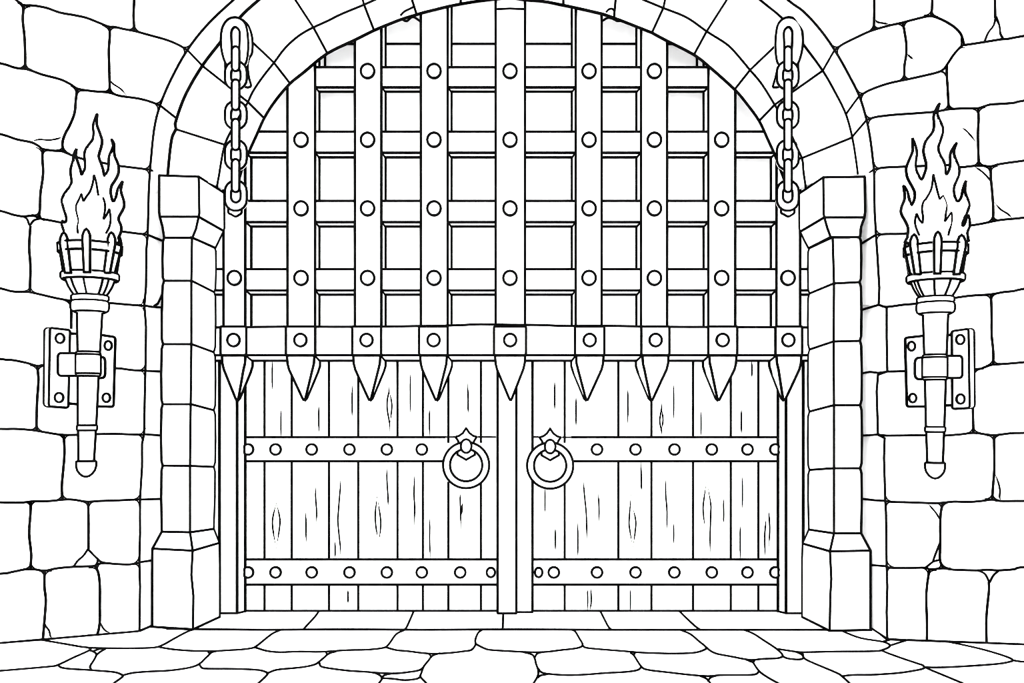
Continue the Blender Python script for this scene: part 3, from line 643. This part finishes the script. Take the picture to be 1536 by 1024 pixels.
# ------------------------------------------------------------------ chains
def chain_D(x, y): return 5.985 + (y - 26) / 290 * .215
def stadium(cx, y0, y1, rx, n=8, ry=None):
    ry = ry or rx
    return [(cx + rx * math.cos(a), y0 + ry - ry * math.sin(a)) for a in np.linspace(0, math.pi, n)] + [(cx - rx * math.cos(a), y1 - ry + ry * math.sin(a)) for a in np.linspace(0, math.pi, n)]
def chain(c, flip, label, hook_label):
    tp = P(c, 30, 6.0)
    root = thing('chain', tp, label, 'chain')
    def X(pts): return [(c - (x - 353.4) if flip else c + (x - 353.4), y) for x, y in pts]
    big_o = smooth([(351.5, 26), (361, 28.5), (368, 36), (371, 48), (372.3, 66), (371.5, 82), (369, 94), (364, 98.5), (353.5, 99.5), (343, 98.5), (338, 94), (333, 78), (331.3, 60), (333.5, 42), (341, 30)], True, 4)
    big_i = smooth([(353, 40.5), (357, 43), (359.5, 48), (359.5, 58), (359, 70), (358.7, 82), (357.5, 90), (356, 95), (353.3, 97), (350.5, 95), (348.5, 90), (347.7, 74), (347, 58), (347, 48), (349.5, 42.5)], True, 4)
    m = MB(IRON); m.annulus(X(big_o), X(big_i), lambda x, y: chain_D(x, y) + .008, .03, 2.7); m.build('link', root, 'large pear-shaped top link')
    for y0, y1, i0, i1 in ((91.5, 134.5, 102, 124), (151, 194, 161.5, 183.5), (209.5, 255, 220, 244), (270.5, 316, 281, 303.5)):
        m = MB(IRON)
        m.annulus(X(stadium(353.8, y0, y1, 16.3, 10, 16)), X(stadium(353.8, i0, i1, 7.3, 10, 8)), chain_D, .03, 2.7); m.build('link', root)
    for y0, y1 in ((69.5, 106.5), (119, 165), (178, 225), (238.5, 288)):
        # edge-on link: a rounded bar loop seen along its plane
        m = MB(IRON); out = X(stadium(353.4, y0, y1, 5.6, 8))
        D0 = lambda x, y: chain_D(x, y) - .02
        m.loft(out, D0, None, .022, w=2.7)
        m.loft(out, lambda x, y: chain_D(x, y) + .035, None, .022, w=0)
        for ya, yb in ((y0, y0 + 8), (y1 - 8, y1)):
            m.loft(stadium(c, ya, yb, 4.8, 5, 3), lambda x, y: chain_D(x, y) - .01, None, .05, w=0)
        m.build('link', root)
    h = MB(IRON)
    if not flip: hp = [(345, 34), (354, 29), (363, 29.5), (368, 33), (373, 39), (377.5, 52), (379, 66), (378, 80), (374, 87), (371.5, 98), (373.5, 116), (376.5, 128), (372.5, 131), (366, 130.3), (341, 128), (338, 60)]
    else: hp = [(1171, 34), (1170, 60), (1168.5, 95), (1165.5, 106), (1163, 117), (1159.5, 129.5), (1164, 131), (1170, 130.5), (1195, 129), (1196, 60), (1193, 34)]
    h.loft(smooth(hp, True, 3), 6.088, None, .036, w=2.4)
    h.build('wall_hook', label=hook_label, cat='hook')
chain(353.4, False, 'iron chain hanging from the arch down to the left outer bar of the portcullis', 'curved hook in the arch stone, half hidden by the left chain\'s top link')
chain(1182, True, 'iron chain hanging from the arch down to the right outer bar of the portcullis', 'pointed hook tip in the arch stone, half hidden by the right chain\'s upper links')

# ------------------------------------------------------------------ torches and their brackets
def flame(outline, D, inner, parent):
    pl = smooth(outline, True, 3)
    V = [Vector(p) for p in pl]; n = len(pl); E = [(i, (i + 1) % n) for i in range(n)]
    A, B = seglist([pl + [pl[0]]])
    xs = [p[0] for p in pl]; ys = [p[1] for p in pl]; g = []
    y = min(ys)
    while y < max(ys):
        x = min(xs)
        while x < max(xs):
            if inside((x, y), pl): g.append((x, y))
            x += 4
        y += 4
    d = dist_to(np.array(g), A, B); V += [Vector(p) for p, k in zip(g, d) if k > 1.5]
    v, e, f, *_ = delaunay_2d_cdt(V, E, [], 0, 1e-4)
    v = [tuple(p) for p in v]
    f = [list(t) for t in f if inside((sum(v[i][0] for i in t) / 3, sum(v[i][1] for i in t) / 3), pl)]
    d = np.minimum(dist_to(np.array(v), A, B), 26)
    h = .0125 * np.sqrt(d)
    hh = lambda x, y: .0125 * math.sqrt(min(26, dist_to(np.array([(x, y)]), A, B)[0]))
    m = MB(FIRE)
    m.add([P(x, y, D) - Vector((0, k, 0)) for (x, y), k in zip(v, h)], f)
    m.add([P(x, y, D) + Vector((0, k, 0)) for (x, y), k in zip(v, h)], f)
    m.pline(pl, 3.2, D, True, bias=.012)
    for l in inner:
        q = smooth(l, n=4); m.pline(q, 2.1, lambda x, y: D - hh(x, y) - .007)
    m.build('flame', parent)
def torch(flip, D, dat, flame_out, flame_in, label):
    cx, hb = dat['axis'], dat['foot']                    # axis px at the cup and at the foot
    y_c = 455.0; off = dat['dy']
    def ax(y): return cx + (hb - cx) * max(0, min(1, (y - 440) / 270))
    def pr(*a): return [(ax(y), y + off, r) for y, r in a]
    root = thing('torch', P(hb, 712 + off, D), label, 'torch')
    m = MB(IRON); m.lathe(pr((467, 16.3), (531, 14.2), (562, 13.3), (637, 11.6)), D, rings=(0,), w=3.2)
    m.lathe(pr((645, 11.2), (692, 9.6)), D, w=3.2)
    m.build('handle', root)
    m = MB(IRON); m.lathe(pr((637.5, 12), (639, 13), (643.5, 13), (645, 12)), D, rings=(0, 3), w=2.6); m.build('handle_ring', root)
    m = MB(IRON); m.lathe(pr((691, 12), (693, 12.8), (699, 12.7), (704.5, 11.2), (709.5, 7.8), (712.6, 4), (713.5, 1), (713.6, -1.2)), D, rings=(0,), w=3); m.build('pommel', root)
    m = MB(IRON)
    m.lathe(pr((451.6, 22.8), (453.5, 24.8), (456.5, 25.6), (461.5, 25.6), (465, 24.6), (467.2, 21.5), (469, 17)), D, rings=(0, 5), w=2.9)
    m.lathe(pr((442, 21), (443.4, 22.8), (445.2, 24.8), (448.5, 24.9), (451.5, 22.6)), D, rings=(1,), w=2.9)
    m.build('collar', root)
    b = MB(IRON)
    b.lathe(pr((371, 41), (378, 40.5), (412, 35.5), (420, 33), (430, 29), (437, 25), (443, 21)), D, w=3.2)
    # ribs drawn on the lower bowl
    k = D / F; vd = Vector((P(cx, 400, D).x, D, 0)).normalized(); rt = Vector((vd.y, -vd.x, 0))
    for (u0, u1, w) in dat['ribs']:
        q = []
        for y, r in ((420, 33), (430, 29), (437, 25), (443, 21)):
            t = (y - 420) / 23; s = max(-.98, min(.98, u0 + (u1 - u0) * t)); c = P(ax(y), y + off, D); rr = r * k + .0015
            q.append(c + rt * s * rr - vd * math.sqrt(1 - s * s) * rr)
        b.ink(q, w, D)
    bo = b.build('basket', root)
    m = MB(IRON); m.lathe(pr((366.5, 41), (367.5, 43.7), (380, 43.3), (381.5, 41)), D, rings=(1, 2), w=2.9, cap0=False, cap1=False); m.build('rim_band', bo)
    m = MB(IRON); m.lathe(pr((409, 36.6), (410.2, 38), (412, 39.4), (418, 39.4), (420, 37.8), (421, 35.5)), D, rings=(1, 4), w=3, cap0=False, cap1=False); m.build('middle_band', bo)
    for pts, d in dat['posts']:
        m = MB(IRON); m.loft(pts, D - d, None, .02, w=3); m.build('upright', bo)
    flame(flame_out, D + .0, flame_in, root)
FL_OUT = [(98, 366), (98, 350), (94.5, 338), (95.5, 332), (98, 334.5), (100.3, 333), (101, 326), (96.5, 312), (94.5, 300), (99, 290), (106, 281), (109, 273), (107.5, 262), (107.5, 254), (111, 242), (112.5, 232), (116, 225), (115, 233), (118.5, 245), (122, 255), (124, 263), (127.5, 257), (129.5, 250), (128.5, 240), (128, 232), (130, 225), (135, 217.5), (140.5, 210), (142, 200), (141, 190),
 (144, 180), (147, 172.5), (146.5, 187), (151, 200), (154.5, 212), (153, 222), (149.5, 235), (153, 246), (156, 255), (158, 264), (163, 257), (164.5, 247), (165, 236), (169, 226), (171, 219), (169, 210.5), (172.5, 217), (172.5, 226), (173.5, 235), (177, 243), (179.5, 252), (178.5, 262), (174, 271), (168.5, 280), (167.5, 291), (171, 303), (175, 297.5), (177.5, 286), (181, 279), (185, 273.5), (182.5, 286), (187, 302), (187, 312), (180, 325), (179.5, 331), (182.5, 338), (183, 347), (179, 357), (174, 366)]
FL_IN = [[(117, 350), (116, 342), (118, 331), (115, 318), (114.5, 308), (119, 298), (122.5, 290)], [(122.5, 290), (123.5, 296), (125, 302)], [(125, 302), (130, 294), (135, 287), (139, 275), (141, 262)], [(141, 262), (144, 272), (147.5, 293)], [(154.5, 296), (157.5, 306), (157, 318), (155, 329)], [(155, 329), (160, 322), (164, 313)], [(164, 313), (166, 328), (164, 340), (159, 350)]]
FR_OUT = [(1363, 366), (1360, 356), (1361, 344), (1357.5, 334), (1350.5, 321), (1351, 311), (1356, 297), (1354, 280), (1359.5, 288), (1362.5, 299), (1366, 308), (1370.5, 298), (1370, 287), (1360.5, 269), (1358, 258), (1359, 249), (1366, 232), (1368, 224), (1367.5, 209), (1374, 228), (1372.5, 240), (1372, 252), (1376, 263), (1381, 270), (1386, 259), (1388, 248), (1384.5, 233), (1384, 224), (1387.5, 212), (1397.5, 199), (1399.5, 188), (1399, 175), (1403, 164),
 (1407.5, 157), (1404.5, 172), (1412.5, 192), (1411, 206), (1406, 222), (1409, 234), (1415, 245), (1417.5, 262), (1422, 256), (1424, 246), (1424, 232), (1428, 223), (1433, 216), (1429.5, 227), (1431, 237), (1436, 250), (1437, 262), (1429.5, 281), (1430, 293), (1434.5, 303), (1440, 297), (1443, 284), (1447, 273), (1446, 288), (1452, 306), (1450, 317), (1444, 329), (1442, 339), (1445, 337), (1450, 324), (1452, 328), (1453, 338), (1449, 350), (1444, 366)]
FR_IN = [[(1379, 353), (1374, 341), (1372.5, 331), (1375, 320)], [(1375, 320), (1379, 329), (1384, 335)], [(1384, 335), (1384.5, 325), (1383, 313), (1385, 303), (1390, 297)], [(1388, 300), (1397, 283), (1400, 261)], [(1400, 261), (1406, 286), (1409.5, 299)], [(1409.5, 299), (1414, 293)], [(1414, 293), (1419.5, 308), (1417.5, 332)], [(1417.5, 332), (1427, 318)], [(1427, 318), (1427.5, 331), (1422.5, 353)]]
def upright(tx, ty, wt, bx, by, wb, n=5):
    return [(bx - wb / 2, by), (tx - wt / 2, ty + 17), (tx - wt / 2 + .3, ty + 9), (tx - wt * .25, ty + 2.5), (tx, ty), (tx + wt * .25, ty + 2.5), (tx + wt / 2 - .3, ty + 9), (tx + wt / 2, ty + 17), (bx + wb / 2, by)]
torch(False, 5.56, {'axis': 135.2, 'foot': 129, 'dy': 0, 'ribs': [(-.78, -.78, 2.6), (-.28, -.22, 1.8), (.52, .52, 2.6), (.76, .8, 2.6)],
      'posts': [(upright(129.5, 343.2, 11.5, 130.5, 408, 9), .172), (upright(95.8, 348.6, 11.5, 102, 409, 9), .148), (upright(167.2, 348.4, 11.5, 160.5, 409, 9), .085), (upright(178.6, 355, 7, 170, 409, 5.5), .0)]}, FL_OUT, FL_IN,
      'burning torch in an iron basket on the wall left of the gateway')
torch(True, 5.42, {'axis': 1403.3, 'foot': 1402.5, 'dy': 2.5, 'ribs': [(-.74, -.72, 2.6), (-.88, -.9, 2.0), (-.06, -.04, 2.2), (.62, .58, 2.6)],
      'posts': [(upright(1406.7, 347.5, 11, 1406, 410, 9), .168), (upright(1371, 351.5, 11.5, 1376.5, 411, 9), .085), (upright(1442.3, 352.3, 12.5, 1435, 411, 9), .148), (upright(1360.3, 357.5, 6.5, 1367.5, 411, 5), .0)]}, FR_OUT, FR_IN,
      'burning torch in an iron basket on the wall right of the gateway')

def bracket(D, ax_D, left, label):
    if left:
        c = 110; plate = [(101, 500), (150, 502), (173, 505.5), (170.3, 610), (144, 609), (101, 604.5)]
        fl = [(75, 491.5), (105, 495), (102.3, 611.2), (73, 609)]; side = [(67.3, 492.5), (105, 495), (102.3, 611.2), (66.2, 608.5)]
        arm = [(87, 529.3), (120, 529.3), (120, 563.5), (87, 563.5)]; nub = [(143, 534.8), (157.7, 534.8), (157.7, 567), (143, 567)]
        rv = [(90, 507.2, 6.3, 7), (88.6, 596, 6.3, 7), (162.4, 518, 5.3, 6.6), (159.6, 596.3, 5.5, 6.4)]; col = (132.3, 531.5, 560, 16.4)
    else:
        plate = [(1357.5, 506.5), (1386, 503.3), (1432, 502), (1432, 607.3), (1386, 609.5), (1360.3, 609.8)]
        fl = [(1427.7, 496.5), (1452.8, 493), (1454.4, 611.5), (1428.5, 613)]; side = [(1427.7, 496.5), (1460.5, 493.5), (1461.5, 611), (1428.5, 613)]
        arm = [(1415, 533.3), (1443.3, 533.3), (1443.3, 566.8), (1415, 566.8)]; nub = [(1372.3, 536), (1392, 536), (1392, 568.8), (1372.3, 568.8)]
        rv = [(1367.2, 519, 5.3, 6.6), (1369, 596.8, 5.3, 6.4), (1440.4, 509, 6, 7), (1440.8, 598.2, 6, 7)]; col = (1402.2, 536, 565.5, 16.4)
    cc = P(plate[0][0], 560, D(plate[0][0]))
    root = thing('torch_bracket', cc, label, 'bracket')
    m = MB(IRON); m.loft(rounded(plate, 4), lambda x, y: D(x) - .045, rounded(plate, 4), lambda x, y: D(x) - .002, w=3.1); po = m.build('wall_plate', root)
    m = MB(IRON); m.loft(rounded(fl, 3.5), lambda x, y: D(x) - .085, rounded(side, 5), lambda x, y: D(x) - .022, w=2.6, wback=3.6); fo = m.build('flange', root)
    for k, (x, y, rx, ry) in enumerate(rv):
        on_f = (k < 2) == left
        rivet(x, y, rx, D(x) - (.085 if on_f else .045) - .012, fo if on_f else po, 2.6, ry, .014)
    m = MB(IRON); m.loft(rounded(arm, 6), ax_D + .0, rounded(arm, 6), lambda x, y: D(x) - .047, w=3); m.build('arm', root)
    m = MB(IRON); m.loft(rounded(nub, 8), ax_D + .045, rounded(nub, 8), lambda x, y: D(x) - .044, w=2.9); m.build('arm', root)
    x, y0, y1, r = col
    m = MB(IRON); m.lathe([(x, y0 - 4, r - 1.5), (x, y0, r), (x, y1, r), (x, y1 + 4, r - 1.5)], ax_D, rings=(0, 1, 2, 3), w=2.4)
    m.build('clasp', root)
bracket(D_left, 5.56, True, 'riveted iron bracket clasping the torch on the left wall')
bracket(D_right, 5.42, False, 'riveted iron bracket clasping the torch on the right wall')

for o in SC.objects:
    g = {'torch': 'torches on the side walls', 'torch_bracket': 'torch brackets on the side walls', 'stone_pillar': 'pillars beside the gate', 'chain': 'portcullis chains', 'wall_hook': 'hooks holding the chains',
         'wooden_door': 'leaves of the double door', 'door_post': 'posts of the door frame'}.get(o.name.split('.')[0])
    if g and o.parent is None: o['group'] = g
# ------------------------------------------------------------------ light, camera, view
w = bpy.data.worlds.new('daylight'); SC.world = w; w.use_nodes = True
w.node_tree.nodes['Background'].inputs['Color'].default_value = (1, 1, 1, 1)
w.node_tree.nodes['Background'].inputs['Strength'].default_value = 1.0
for az, el, e in ((-32, 14, 1.3), (0, 8, 1.6), (32, 14, 1.3), (0, 50, .8)):      # added soft fill suns in front of the gate, to even out the shading
    fill_sun = bpy.data.lights.new('fill_sun', 'SUN'); fill_sun.energy = e; fill_sun.angle = .7
    so = bpy.data.objects.new('fill_sun', fill_sun); COL.objects.link(so); so.location = (az / 8, -4, 3 + el / 10)
    so.rotation_euler = (math.radians(90 - el), 0, math.radians(az))
cam = bpy.data.cameras.new('camera'); co = bpy.data.objects.new('camera', cam); COL.objects.link(co)
cam.sensor_width = 36; cam.lens = 36 * F / 1536; co.location = (0, 0, EYE); co.rotation_euler = (math.pi / 2, 0, 0)
cam.shift_y = (HY - 512) / 1536; cam.shift_x = (768 - VX) / 1536; cam.clip_start = .05
SC.cycles.filter_width = 1.0
SC.camera = co
vs = SC.view_settings
vs.view_transform = 'Standard'; vs.look = 'None'; vs.gamma = 1; vs.use_curve_mapping = False; vs.exposure = 1.5
